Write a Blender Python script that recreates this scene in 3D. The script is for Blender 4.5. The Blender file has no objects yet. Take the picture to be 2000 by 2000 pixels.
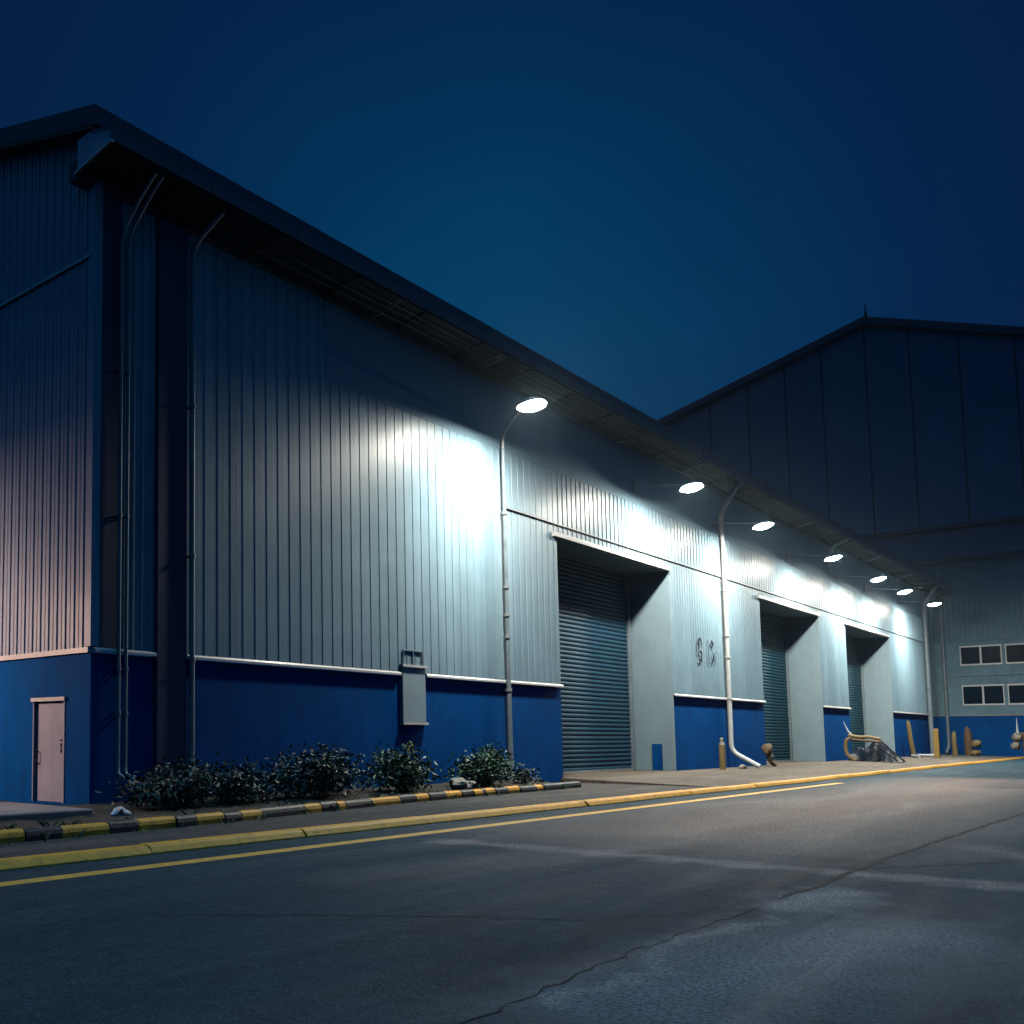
import bpy, bmesh, math, random
from mathutils import Vector, Matrix
R = random.Random(7)
S = bpy.context.scene
C = S.collection
rad = math.radians

# ------------------------------------------------------------------ helpers
class MB:
    """collects shapes, builds ONE mesh object"""
    def __init__(s): s.v = []; s.f = []; s.m = []
    def quad(s, pts, m=0):
        b = len(s.v); s.v += [tuple(p) for p in pts]; s.f.append(tuple(range(b, b+len(pts)))); s.m.append(m)
    def box(s, x0, x1, y0, y1, z0, z1, m=0):
        b = len(s.v)
        s.v += [(x0,y0,z0),(x1,y0,z0),(x1,y1,z0),(x0,y1,z0),(x0,y0,z1),(x1,y0,z1),(x1,y1,z1),(x0,y1,z1)]
        for f in ((0,3,2,1),(4,5,6,7),(0,1,5,4),(1,2,6,5),(2,3,7,6),(3,0,4,7)):
            s.f.append(tuple(b+i for i in f)); s.m.append(m)
    def obox(s, c, u, v, w, hu, hv, w0, w1, m=0):
        """oriented box: centre c, axes u v w, half sizes hu hv, from w0 to w1 along w"""
        c, u, v, w = map(Vector, (c, u, v, w)); b = len(s.v)
        for ww in (w0, w1):
            for a, e in ((-1,-1),(1,-1),(1,1),(-1,1)):
                s.v.append(tuple(c+u*hu*a+v*hv*e+w*ww))
        for f in ((0,3,2,1),(4,5,6,7),(0,1,5,4),(1,2,6,5),(2,3,7,6),(3,0,4,7)):
            s.f.append(tuple(b+i for i in f)); s.m.append(m)
    def prism(s, poly, fn, a0, a1, m=0):
        """2-D polygon swept from a0 to a1; fn(p, q, a) -> 3-D"""
        n = len(poly); b = len(s.v)
        for a in (a0, a1): s.v += [fn(p, q, a) for p, q in poly]
        s.f.append(tuple(b+i for i in range(n))[::-1]); s.m.append(m)
        s.f.append(tuple(b+n+i for i in range(n))); s.m.append(m)
        for i in range(n):
            j = (i+1) % n
            s.f.append((b+i, b+j, b+n+j, b+n+i)); s.m.append(m)
    def tube(s, path, r, n=10, m=0, cap=True):
        P = [Vector(p) for p in path]; rs = r if isinstance(r, (list, tuple)) else [r]*len(P)
        b = len(s.v); up = Vector((0.13, 0.31, 1)).normalized()
        for i, p in enumerate(P):
            d = (P[min(i+1, len(P)-1)]-P[max(i-1, 0)]).normalized()
            a = d.cross(up)
            if a.length < 0.15: a = d.cross(Vector((1, 0.2, 0)))
            a.normalize(); c = d.cross(a).normalized()
            for k in range(n):
                t = 2*math.pi*k/n
                s.v.append(tuple(p+(a*math.cos(t)+c*math.sin(t))*rs[i]))
        for i in range(len(P)-1):
            for k in range(n):
                k2 = (k+1) % n
                s.f.append((b+i*n+k, b+i*n+k2, b+(i+1)*n+k2, b+(i+1)*n+k)); s.m.append(m)
        if cap:
            s.f.append(tuple(b+k for k in range(n))[::-1]); s.m.append(m)
            e = b+(len(P)-1)*n; s.f.append(tuple(e+k for k in range(n))); s.m.append(m)
    def build(s, name, mats, parent=None, smooth=False, bevel=0):
        me = bpy.data.meshes.new(name); me.from_pydata(s.v, [], s.f)
        if not isinstance(mats, (list, tuple)): mats = [mats]
        for m in mats: me.materials.append(m)
        for p, i in zip(me.polygons, s.m): p.material_index = i
        bm = bmesh.new(); bm.from_mesh(me)
        bmesh.ops.recalc_face_normals(bm, faces=bm.faces); bm.to_mesh(me); bm.free()
        if smooth:
            for p in me.polygons: p.use_smooth = True
            try: me.set_sharp_from_angle(angle=rad(40))
            except Exception: pass
        o = bpy.data.objects.new(name, me); C.objects.link(o)
        if parent: o.parent = parent
        if bevel:
            b = o.modifiers.new('bevel', 'BEVEL'); b.width = bevel; b.segments = 2; b.limit_method = 'ANGLE'
        return o

def tag(o, label, cat, group=None):
    o['label'] = label; o['category'] = cat
    if group: o['group'] = group
    return o
def struct(o): o['kind'] = 'structure'; return o
def thing(name, label, cat, loc=(0,0,0), rz=0, group=None):
    o = bpy.data.objects.new(name, None); C.objects.link(o); o.location = loc; o.rotation_euler = (0,0,rz)
    o.empty_display_size = 0.3
    return tag(o, label, cat, group)
def arc(pts, n=6):
    """rounds the corners of a polyline"""
    P = [Vector(p) for p in pts]; out = [P[0]]
    for i in range(1, len(P)-1):
        a, b, c = P[i-1], P[i], P[i+1]
        r = min(0.35, (a-b).length*.45, (c-b).length*.45)
        p0 = b+(a-b).normalized()*r; p1 = b+(c-b).normalized()*r
        for k in range(n+1):
            t = k/n; out.append(p0*(1-t)**2+b*2*t*(1-t)+p1*t*t)
    return out+[P[-1]]

# ------------------------------------------------------------------ materials
def nm(name):
    m = bpy.data.materials.new(name); m.use_nodes = True
    nt = m.node_tree; return m, nt, nt.nodes, nt.links, nt.nodes['Principled BSDF']
def mat(name, col, rough=.5, metal=0, var=.25, scale=3, bump=0, bscale=30, streak=None, rvar=.15, stretch=(1,1,1), dirt=None, spec=.5, sheets=0):
    """procedural paint / concrete / metal: two noises vary the colour, roughness and relief"""
    m, nt, N, L, B = nm(name)
    tc = N.new('ShaderNodeTexCoord'); mp = N.new('ShaderNodeMapping'); mp.inputs['Scale'].default_value = stretch
    L.new(tc.outputs['Object'], mp.inputs[0])
    n1 = N.new('ShaderNodeTexNoise'); n1.inputs['Scale'].default_value = scale; n1.inputs['Detail'].default_value = 8; n1.inputs['Roughness'].default_value = .65
    L.new(mp.outputs[0], n1.inputs['Vector'])
    r = N.new('ShaderNodeValToRGB'); r.color_ramp.elements[0].position = .3; r.color_ramp.elements[1].position = .7
    lo = [c*(1-var) for c in col]; hi = [min(1, c*(1+var*.6)) for c in col]
    r.color_ramp.elements[0].color = (*lo, 1); r.color_ramp.elements[1].color = (*hi, 1)
    L.new(n1.outputs[0], r.inputs[0]); out = r.outputs[0]
    if dirt:
        mp2 = N.new('ShaderNodeMapping'); mp2.inputs['Scale'].default_value = dirt.get('stretch', (2.2, 2.2, .12)); L.new(tc.outputs['Object'], mp2.inputs[0])
        n2 = N.new('ShaderNodeTexNoise'); n2.inputs['Scale'].default_value = dirt.get('scale', 1.6); n2.inputs['Detail'].default_value = 6; n2.inputs['Roughness'].default_value = .7
        L.new(mp2.outputs[0], n2.inputs['Vector'])
        r2 = N.new('ShaderNodeMapRange'); r2.inputs[1].default_value = .5; r2.inputs[2].default_value = .78; r2.inputs[3].default_value = 0; r2.inputs[4].default_value = dirt.get('amount', .5)
        L.new(n2.outputs[0], r2.inputs[0])
        mx = N.new('ShaderNodeMix'); mx.data_type = 'RGBA'; L.new(r2.outputs[0], mx.inputs[0]); L.new(out, mx.inputs[6]); mx.inputs[7].default_value = (*dirt['col'], 1)
        out = mx.outputs[2]
    if sheets:                                       # each sheet a slightly different tone
        sx = N.new('ShaderNodeSeparateXYZ'); L.new(tc.outputs['Object'], sx.inputs[0])
        dv = N.new('ShaderNodeMath'); dv.operation = 'DIVIDE'; L.new(sx.outputs[0], dv.inputs[0]); dv.inputs[1].default_value = sheets
        fl = N.new('ShaderNodeMath'); fl.operation = 'FLOOR'; L.new(dv.outputs[0], fl.inputs[0])
        wn = N.new('ShaderNodeTexWhiteNoise'); wn.noise_dimensions = '1D'; L.new(fl.outputs[0], wn.inputs['W'])
        hv = N.new('ShaderNodeHueSaturation'); L.new(out, hv.inputs['Color'])
        mr = N.new('ShaderNodeMapRange'); mr.inputs[3].default_value = .88; mr.inputs[4].default_value = 1.06; L.new(wn.outputs[0], mr.inputs[0]); L.new(mr.outputs[0], hv.inputs['Value'])
        out = hv.outputs[0]
    L.new(out, B.inputs['Base Color'])
    rr = N.new('ShaderNodeMapRange'); rr.inputs[3].default_value = max(.05, rough-rvar); rr.inputs[4].default_value = min(1, rough+rvar)
    L.new(n1.outputs[0], rr.inputs[0]); L.new(rr.outputs[0], B.inputs['Roughness'])
    B.inputs['Metallic'].default_value = metal; B.inputs['Specular IOR Level'].default_value = spec
    if bump:
        n3 = N.new('ShaderNodeTexNoise'); n3.inputs['Scale'].default_value = bscale; n3.inputs['Detail'].default_value = 5
        L.new(mp.outputs[0], n3.inputs['Vector'])
        bp = N.new('ShaderNodeBump'); bp.inputs['Strength'].default_value = bump; bp.inputs['Distance'].default_value = .02
        L.new(n3.outputs[0], bp.inputs['Height']); L.new(bp.outputs[0], B.inputs['Normal'])
    return m
def emit(name, col, strength):
    m, nt, N, L, B = nm(name); N.remove(B)
    e = N.new('ShaderNodeEmission'); e.inputs[0].default_value = (*col, 1); e.inputs[1].default_value = strength
    L.new(e.outputs[0], N['Material Output'].inputs[0]); return m

M = {}
M['clad'] = mat('grey_cladding', (.325,.515,.65), .42, .0, .10, 1.2, .05, 9, sheets=.86, dirt=dict(col=(.17,.31,.42), amount=.4))
M['clad_smooth'] = mat('smooth_cladding', (.35,.49,.58), .45, 0, .08, 1.2, .04, 6, dirt=dict(col=(.28,.33,.35), amount=.35))
M['gable'] = mat('gable_cladding', (.42,.52,.70), .45, 0, .12, 1.2, .05, 9, dirt=dict(col=(.2,.25,.3), amount=.4))
M['plinth'] = mat('blue_plinth_paint', (.003,.098,.385), .62, 0, .18, spec=.03, scale=.7, bump=.10, bscale=14, dirt=dict(col=(.010,.045,.15), amount=.6, stretch=(1.3,1.3,.35)))
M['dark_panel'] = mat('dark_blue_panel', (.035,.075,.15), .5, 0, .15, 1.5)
M['band'] = mat('smooth_band_paint', (.29,.47,.60), .55, 0, .10, .8, .04, 6, spec=.15)
M['white_trim'] = mat('white_trim', (.78,.80,.82), .4, 0, .1, 4)
M['grey_trim'] = mat('grey_trim', (.35,.39,.42), .45, 0, .15, 4)
M['roof'] = mat('dark_roof', (.03,.05,.09), .5, .2, .2, 2)
M['fascia'] = mat('fascia_paint', (.035,.055,.11), .5, 0, .15, 2)
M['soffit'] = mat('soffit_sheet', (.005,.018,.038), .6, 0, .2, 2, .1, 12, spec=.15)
M['gutter'] = mat('gutter_zinc', (.09,.12,.18), .5, .2, .2, 3)
M['pipe'] = mat('pipe_paint', (.26,.34,.40), .45, .1, .2, 5, dirt=dict(col=(.12,.12,.13), amount=.7, stretch=(1,1,.6), scale=4))
M['white_pipe'] = mat('white_pipe', (.72,.76,.78), .35, 0, .12, 5, dirt=dict(col=(.25,.25,.25), amount=.5, stretch=(1,1,.6), scale=3))
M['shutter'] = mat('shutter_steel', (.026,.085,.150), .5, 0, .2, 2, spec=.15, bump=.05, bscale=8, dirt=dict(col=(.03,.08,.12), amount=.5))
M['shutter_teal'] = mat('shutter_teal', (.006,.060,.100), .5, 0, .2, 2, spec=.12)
M['jamb'] = mat('jamb_concrete', (.29,.42,.50), .6, 0, .1, 1.5, .1, 20, dirt=dict(col=(.25,.27,.28), amount=.4))
M['door'] = mat('door_paint', (.42,.46,.62), .45, 0, .1, 2, dirt=dict(col=(.32,.28,.32), amount=.5))
M['black'] = mat('black_metal', (.015,.016,.02), .45, .2, .2, 6)
M['ink'] = mat('stencil_ink', (.006,.022,.055), .6, 0, .3, 8)
M['hall'] = mat('hall_cladding', (.10,.18,.34), .55, 0, .12, .3, .03, 5, stretch=(1,1,.3))
M['hall_seam'] = mat('hall_seam', (.03,.04,.09), .6, 0, .1, 1)
M['wing'] = mat('wing_cladding', (.10,.24,.36), .5, 0, .15, 1, .05, 9, dirt=dict(col=(.1,.17,.2), amount=.6))
M['plaster'] = mat('wing_plaster', (.19,.35,.46), .75, 0, .25, 1.2, .25, 9, dirt=dict(col=(.16,.22,.24), amount=.6, stretch=(.5,.5,1.5)))
M['glass'] = mat('dark_glass', (.003,.018,.042), .3, 0, .3, .6, rvar=.05, spec=.03)
M['kerb_yellow'] = mat('kerb_yellow_paint', (.92,.41,.04), .6, 0, .25, 5, .5, 26, dirt=dict(col=(.12,.09,.04), amount=.7, stretch=(1,1,1), scale=4.5))
M['kerb_black'] = mat('kerb_black_paint', (.030,.036,.045), .5, 0, .35, 5, .5, 26, dirt=dict(col=(.10,.10,.09), amount=.5, stretch=(1,1,1), scale=5))
M['line_yellow'] = mat('road_paint_yellow', (.92,.47,.07), .65, 0, .2, 4, .3, 60, dirt=dict(col=(.16,.13,.09), amount=.8, stretch=(1,1,1), scale=5))
M['soil'] = mat('bed_soil', (.045,.036,.026), .95, 0, .5, 6, 1., 18)
M['pave'] = mat('pavement_concrete', (.30,.25,.24), .85, 0, .3, 2, .5, 25)
M['rust'] = mat('rusty_iron', (.20,.125,.07), .75, .1, .5, 9, .6, 30)
M['wood'] = mat('weathered_post', (.34,.25,.11), .8, 0, .4, 8, .6, 25, stretch=(1,1,.25))
M['post_yellow'] = mat('faded_yellow_post', (.45,.31,.09), .7, 0, .3, 5, .3, 25, dirt=dict(col=(.15,.11,.06), amount=.7, stretch=(1,1,1), scale=4))
M['sheet'] = mat('black_plastic_sheet', (.008,.015,.028), .55, 0, .3, 5, spec=.3, bump=.25, bscale=9)
M['tan'] = mat('tan_canvas', (.36,.25,.13), .8, 0, .35, 6, .5, 22)
M['stone'] = mat('pale_stone', (.38,.34,.28), .8, 0, .3, 9, .7, 20)
M['bag'] = mat('white_plastic', (.72,.72,.72), .35, 0, .15, 9)
M['bark'] = mat('shrub_stem', (.07,.05,.03), .8, 0, .3, 20)
M['lens'] = emit('lamp_lens', (1.0,.94,.80), 820)
M['yard_lens'] = emit('yard_lens', (1.0,.63,.47), 440)
def leaf(name, col, rough=.45):
    m, nt, N, L, B = nm(name)
    g = N.new('ShaderNodeNewGeometry'); r = N.new('ShaderNodeValToRGB')
    r.color_ramp.elements[0].color = (*[c*.45 for c in col], 1); r.color_ramp.elements[1].color = (*[c*1.5 for c in col], 1)
    L.new(g.outputs['Random Per Island'], r.inputs[0]); L.new(r.outputs[0], B.inputs['Base Color'])
    B.inputs['Roughness'].default_value = rough; return m
M['leaf'] = leaf('shrub_leaf', (.04,.085,.07))
M['leaf_green'] = leaf('shrub_leaf_green', (.04,.115,.06))
M['leaf_yellow'] = leaf('shrub_leaf_yellow', (.20,.25,.03))

def asphalt(name, base, warm, sc=1.0, wear_and_glow=()):
    m, nt, N, L, B = nm(name)
    tc = N.new('ShaderNodeTexCoord')
    def noise(scale, detail=6, rough=.6, stretch=None, dist=0):
        n = N.new('ShaderNodeTexNoise'); n.inputs['Scale'].default_value = scale; n.inputs['Detail'].default_value = detail
        n.inputs['Roughness'].default_value = rough; n.inputs['Distortion'].default_value = dist
        if stretch:
            mp = N.new('ShaderNodeMapping'); mp.inputs['Scale'].default_value = stretch[0]; mp.inputs['Rotation'].default_value = (0,0,stretch[1])
            L.new(tc.outputs['Object'], mp.inputs[0]); L.new(mp.outputs[0], n.inputs['Vector'])
        else: L.new(tc.outputs['Object'], n.inputs['Vector'])
        return n.outputs[0]
    def ramp(src, a, b, lo, hi):
        r = N.new('ShaderNodeMapRange'); r.inputs[1].default_value = a; r.inputs[2].default_value = b; r.inputs[3].default_value = lo; r.inputs[4].default_value = hi
        L.new(src, r.inputs[0]); return r.outputs[0]
    def mix(f, a, b):
        x = N.new('ShaderNodeMix'); x.data_type = 'RGBA'
        L.new(f, x.inputs[0])
        for i, v in ((6, a), (7, b)):
            if isinstance(v, tuple): x.inputs[i].default_value = (*v, 1)
            else: L.new(v, x.inputs[i])
        return x.outputs[2]
    big = noise(.16*sc, 5, .6, None, .6); streak = noise(.5, 6, .65, ((.22, 1.6, 1), rad(7)), .5)
    fine = noise(26, 4, .75); grit = noise(60, 3, .7); tyre = noise(.7, 4, .6, ((.10, 2.4, 1), rad(-20)), .3)
    col = mix(ramp(big, .35, .65, 0, 1), base, warm)
    col = mix(ramp(streak, .52, .72, 0, .75), col, tuple(min(1, c*1.75) for c in warm))
    col = mix(ramp(tyre, .52, .75, 0, .6), col, tuple(c*.42 for c in base))
    mot = noise(5.5, 5, .7)
    col = mix(ramp(mot, .50, .66, 0, .55), col, tuple(c*.5 for c in base))
    col = mix(ramp(mot, .50, .36, 0, .45), col, tuple(min(1, c*1.6) for c in warm))
    col = mix(ramp(fine, .46, .62, 0, .7), col, tuple(c*.35 for c in base))
    col = mix(ramp(grit, .52, .64, 0, .75), col, tuple(min(1, c*2.6) for c in warm))
    # worn or stained streaks, and a painted pool of lamp light, along set segments (a, b, half width, colour, amount)
    wob = N.new('ShaderNodeTexNoise'); wob.inputs['Scale'].default_value = 1.6; wob.inputs['Detail'].default_value = 6; L.new(tc.outputs['Object'], wob.inputs['Vector'])
    def vm(op, *a):
        n = N.new('ShaderNodeVectorMath'); n.operation = op
        for i, v in enumerate(a):
            if hasattr(v, 'is_linked'): L.new(v, n.inputs[i])
            else: n.inputs[i].default_value = v
        return n
    off = vm('MULTIPLY', vm('SUBTRACT', wob.outputs['Color'], (.5,.5,.5)).outputs[0], (1.3,1.3,0)).outputs[0]
    pos = vm('ADD', tc.outputs['Object'], off).outputs[0]
    for a, e, w, c, amt in wear_and_glow:
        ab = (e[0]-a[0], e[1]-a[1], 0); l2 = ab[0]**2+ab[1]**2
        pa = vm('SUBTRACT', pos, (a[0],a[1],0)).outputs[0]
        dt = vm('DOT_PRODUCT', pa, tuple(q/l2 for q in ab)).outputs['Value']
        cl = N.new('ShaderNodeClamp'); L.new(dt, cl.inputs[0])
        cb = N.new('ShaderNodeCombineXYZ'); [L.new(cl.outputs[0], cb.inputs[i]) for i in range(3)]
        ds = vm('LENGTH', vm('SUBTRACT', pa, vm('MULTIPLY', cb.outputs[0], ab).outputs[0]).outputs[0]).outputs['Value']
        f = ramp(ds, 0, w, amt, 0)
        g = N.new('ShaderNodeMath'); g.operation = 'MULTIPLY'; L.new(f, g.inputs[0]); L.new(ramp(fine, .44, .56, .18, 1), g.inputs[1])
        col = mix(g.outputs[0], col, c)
    L.new(col, B.inputs['Base Color'])
    B.inputs['Specular IOR Level'].default_value = .12; rg = ramp(streak, .3, .7, .85, .60); L.new(rg, B.inputs['Roughness'])
    b1 = N.new('ShaderNodeBump'); b1.inputs['Strength'].default_value = 1.; b1.inputs['Distance'].default_value = .05; L.new(fine, b1.inputs['Height'])
    b0 = N.new('ShaderNodeBump'); b0.inputs['Strength'].default_value = .35; b0.inputs['Distance'].default_value = .12; L.new(noise(2.2, 5, .55), b0.inputs['Height'])
    L.new(b0.outputs[0], b1.inputs['Normal']); L.new(b1.outputs[0], B.inputs['Normal'])
    return m
M['road'] = asphalt('worn_asphalt', (.018,.066,.098), (.048,.085,.104), wear_and_glow=[
    ((5,-9.6),(34,-10.2),4.2,(.62,.44,.35),.97), ((1.3,-7.5),(1.6,-17),.5,(.7,.58,.52),.7), ((-1.5,-12.9),(-.3,-13.0),.6,(.70,.66,.63),.75),  # first, widest segment: warm lamp light painted into the road colour
    ((-5.9,-13.3),(-2.5,-13.9),1.3,(.34,.39,.43),.9), ((-6.4,-12.3),(3,-12.35),.45,(.018,.026,.034),.8), ((-4.3,-11.0),(-5.5,-11.8),.7,(.02,.034,.044),.6),
    ((-6.4,-12.98),(-2.2,-12.9),.14,(.6,.57,.54),.55), ((6,-13.3),(2.5,-16),.6,(.40,.33,.29),.7), ((28,-11),(60,-8.5),1.6,(.03,.05,.07),.7), ((-3,-9),(4,-9.2),.8,(.20,.18,.17),.6)])
M['walk'] = asphalt('pavement_asphalt', (.045,.072,.088), (.120,.105,.092))
M['apron'] = asphalt('apron_concrete', (.10,.10,.095), (.20,.165,.13))
M['crack'] = mat('crack_fill', (.008,.010,.012), 1.0, 0, .3, 6)

# ------------------------------------------------------------------ camera (a level-ish view with lens shift)
cam = bpy.data.cameras.new('camera'); co = bpy.data.objects.new('camera', cam); C.objects.link(co)
S.camera = co
co.location = (-12.169, -15.880, 1.6)
co.rotation_euler = (rad(90)+math.atan2(158, 1860), 0, rad(45.5-90))
cam.sensor_width = 36; cam.lens = 36*1860/1932
cam.shift_x = (966-400)/1932; cam.shift_y = (1233-966)/1932
cam.clip_start = .1; cam.clip_end = 3000

# ------------------------------------------------------------------ sky
W = bpy.data.worlds.new('World'); S.world = W; W.use_nodes = True
nt = W.node_tree; N = nt.nodes; L = nt.links; bg = N['Background']
tc = N.new('ShaderNodeTexCoord'); dp = N.new('ShaderNodeVectorMath'); dp.operation = 'DOT_PRODUCT'
L.new(tc.outputs['Generated'], dp.inputs[0]); gl = Vector((.80,.50,.33)).normalized(); dp.inputs[1].default_value = gl
rp = N.new('ShaderNodeValToRGB'); cr = rp.color_ramp
stops = [(0, (.004,.035,.090)), (.55, (.003,.027,.075)), (.86, (.0022,.0125,.052)), (.935, (.0015,.018,.068)), (.975, (.0012,.031,.096)), (1., (.0015,.052,.135))]
while len(cr.elements) < len(stops): cr.elements.new(.5)
for e, (p, c) in zip(cr.elements, stops): e.position = p; e.color = (*c, 1)
ns = N.new('ShaderNodeTexNoise'); ns.inputs['Scale'].default_value = 2.2; ns.inputs['Detail'].default_value = 5; L.new(tc.outputs['Generated'], ns.inputs['Vector'])
ad = N.new('ShaderNodeMath'); ad.operation = 'MULTIPLY_ADD'; L.new(ns.outputs[0], ad.inputs[0]); ad.inputs[1].default_value = .05
sb = N.new('ShaderNodeMath'); sb.operation = 'SUBTRACT'; L.new(dp.outputs['Value'], sb.inputs[0]); sb.inputs[1].default_value = .025; L.new(sb.outputs[0], ad.inputs[2])
L.new(ad.outputs[0], rp.inputs[0]); L.new(rp.outputs[0], bg.inputs[0]); bg.inputs[1].default_value = 1

sl = bpy.data.lights.new('overhead_fill', 'SUN'); sl.energy = 1.3; sl.angle = rad(8); sl.color = (.16,.45,.74)  # blue fill from overhead, added to brighten the road; no visible source
so = bpy.data.objects.new('overhead_fill', sl); C.objects.link(so); so.rotation_euler = (rad(5), 0, rad(-30)); so.location = (-20,-40,120)

# ------------------------------------------------------------------ ground, roads, kerbs
def sheet(name, x0, x1, y0, y1, z, m, n=1):
    b = MB(); b.quad([(x0,y0,z),(x1,y0,z),(x1,y1,z),(x0,y1,z)]); return struct(b.build(name, m))
sheet('ground', -600, 700, -700, 600, -.02, M['soil'])
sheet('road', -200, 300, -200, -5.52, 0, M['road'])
# pavement strip between the two kerbs, sloping apron in front of the doors
b = MB(); b.prism([(-5.22,-.1),(-5.22,.075),(-3.1,.07),(-.55,.07),(-.55,-.1)], lambda p,q,a: (a,p,q), -60, 20.2); struct(b.build('pavement', M['walk']))
b = MB(); b.prism([(-5.22,-.1),(-5.22,.075),(0.,.21),(1.75,.21),(1.75,-.1)], lambda p,q,a: (a,p,q), 20.2, 88.2); struct(b.build('apron', M['apron']))
# yellow kerb
b = MB(); x = -60.
while x < 88:
    l = R.uniform(2.6, 3.6); d = R.uniform(-.02,.02); z = .125+R.uniform(-.012,.012)
    if x > 84.5: break
    prof = [(-5.55+d,-.1),(-5.55+d,.02),(-5.49+d,z-.035),(-5.45+d,z-.008),(-5.40+d,z),(-5.27+d,z),(-5.225,z-.02),(-5.225,-.1)]
    b.prism(prof, lambda p,q,a: (a,p,q), x, x+l-.015); x += l
struct(b.build('kerb', [M['kerb_yellow']], bevel=.012))
# worn yellow line along the road edge
b = MB(); x = -40
while x < 26:
    w = .27; b.quad([(x,-6.62,.004),(x+4,-6.62,.004),(x+4,-6.62+w,.004),(x,-6.62+w,.004)]); x += 4.0
struct(b.build('road_line', M['line_yellow']))
# black and yellow kerb round the planting bed (slightly skew to the wall), round-topped stones
YEL = [(-12.2,-11.2),(-9.9,-8.8),(-7.6,-6.6),(-5.4,-3.85),(-3.15,-2.2),(-1.58,-.69),(-.18,.57),(1.05,1.67),(3.2,3.79),(4.4,4.7),(5.84,7.05),(7.77,8.39),(9.22,10.03),(10.62,11.09),(11.28,11.8),(12.5,13.18),(14.2,14.67)]
def kerb_y(x):
    P = [(-40,-4.9),(-4.2,-3.42),(-1.2,-3.28),(1.4,-3.08),(3.4,-2.82),(6.2,-2.50),(9.7,-2.26),(16.1,-2.05),(22,-1.9)]
    for (a, c), (e, f) in zip(P, P[1:]):
        if a <= x <= e: return c+(f-c)*(x-a)/(e-a)
    return -2
stones = []; x = -16.
for a, e in YEL+[(17.2,17.2)]:
    while a-x > 1.7: stones.append((x, x+(a-x)/2, 1)); x += (a-x)/2
    if a > x: stones.append((x, a, 1))
    if e > a: stones.append((a, e, 0))
    x = e
b = MB()
for x, x1, k in stones:
    zt = .25+R.uniform(-.012,.012); y0 = kerb_y(x)+R.uniform(-.02,.02); sl = kerb_y(x1)-kerb_y(x)
    prof = [(-.12,0),(-.12,.6*zt),(-.10,.86*zt),(-.045,zt),(.045,zt),(.085,.9*zt),(.11,.7*zt),(.11,0)]
    b.prism(prof, lambda p,q,a: (x+a*(x1-x-.014), y0+a*sl+p, q), 0, 1, m=k)
struct(b.build('striped_kerb', [M['kerb_yellow'], M['kerb_black']], bevel=.012))
# planting bed
b = MB(); nx, ny = 90, 8
for i in range(nx+1):
    X = -9+26.2*i/nx
    for j in range(ny+1):
        y0 = kerb_y(X)+.09; y1 = .1
        t = j/ny; b.v.append((X, y0+(y1-y0)*t, .15+.12*t+R.uniform(-.02,.03)))
for i in range(nx):
    for j in range(ny):
        a = i*(ny+1)+j; b.f.append((a, a+ny+1, a+ny+2, a+1)); b.m.append(0)
struct(b.build('planting_bed', M['soil'], smooth=True))
b = MB(); b.box(-9, -.05, .1, 60, -.1, .20); struct(b.build('yard_ground', M['soil']))
b = MB(); b.box(-9, -1.25, -1.75, .95, .1, .33); b.box(-9, -1.2, .95, 1.2, .1, .30); struct(b.build('path', M['pave'], bevel=.03))
# long joints and cracks in the road
def crack(pts, w0, w1, name):
    b = MB(); P = []
    for (x0,y0),(x1,y1) in zip(pts, pts[1:]):
        n = max(3, int(math.hypot(x1-x0, y1-y0)/.18))
        for i in range(n): P.append((x0+(x1-x0)*i/n+R.uniform(-.03,.03), y0+(y1-y0)*i/n+R.uniform(-.03,.03)))
    P.append(pts[-1]); ws = [R.uniform(w0, w1) for _ in P]; ws[0] = ws[-1] = .004
    for i in range(len(P)-1):
        a, c = P[i], P[i+1]
        d = Vector((c[0]-a[0], c[1]-a[1], 0)).normalized(); nrm = Vector((-d.y, d.x, 0))
        A, Cc = Vector((*a,.004)), Vector((*c,.004))
        if i == 0: q0 = (A-nrm*ws[0], A+nrm*ws[0])
        q1 = (Cc-nrm*ws[i+1], Cc+nrm*ws[i+1])
        b.quad([q0[0], q1[0], q1[1], q0[1]]); q0 = q1
    return struct(b.build(name, M['crack']))
crack([(40,-13.2),(14.7,-12.9),(4,-12.7),(.2,-12.75),(-1.2,-12.72)], .015, .045, 'road_crack')
crack([(-1.9,-12.74),(-4.5,-12.70),(-6.3,-12.78),(-7.6,-12.85)], .003, .010, 'road_crack')
crack([(-6.3,-8.9),(-5.3,-9.9),(-4.3,-11.0),(-3.6,-12.0)], .006, .018, 'road_crack')
crack([(2.0,-12.7),(4.3,-14.0),(6,-15.4)], .006, .02, 'road_crack')
crack([(12,-8.6),(12.8,-9.6)], .006, .02, 'road_crack')

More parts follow.
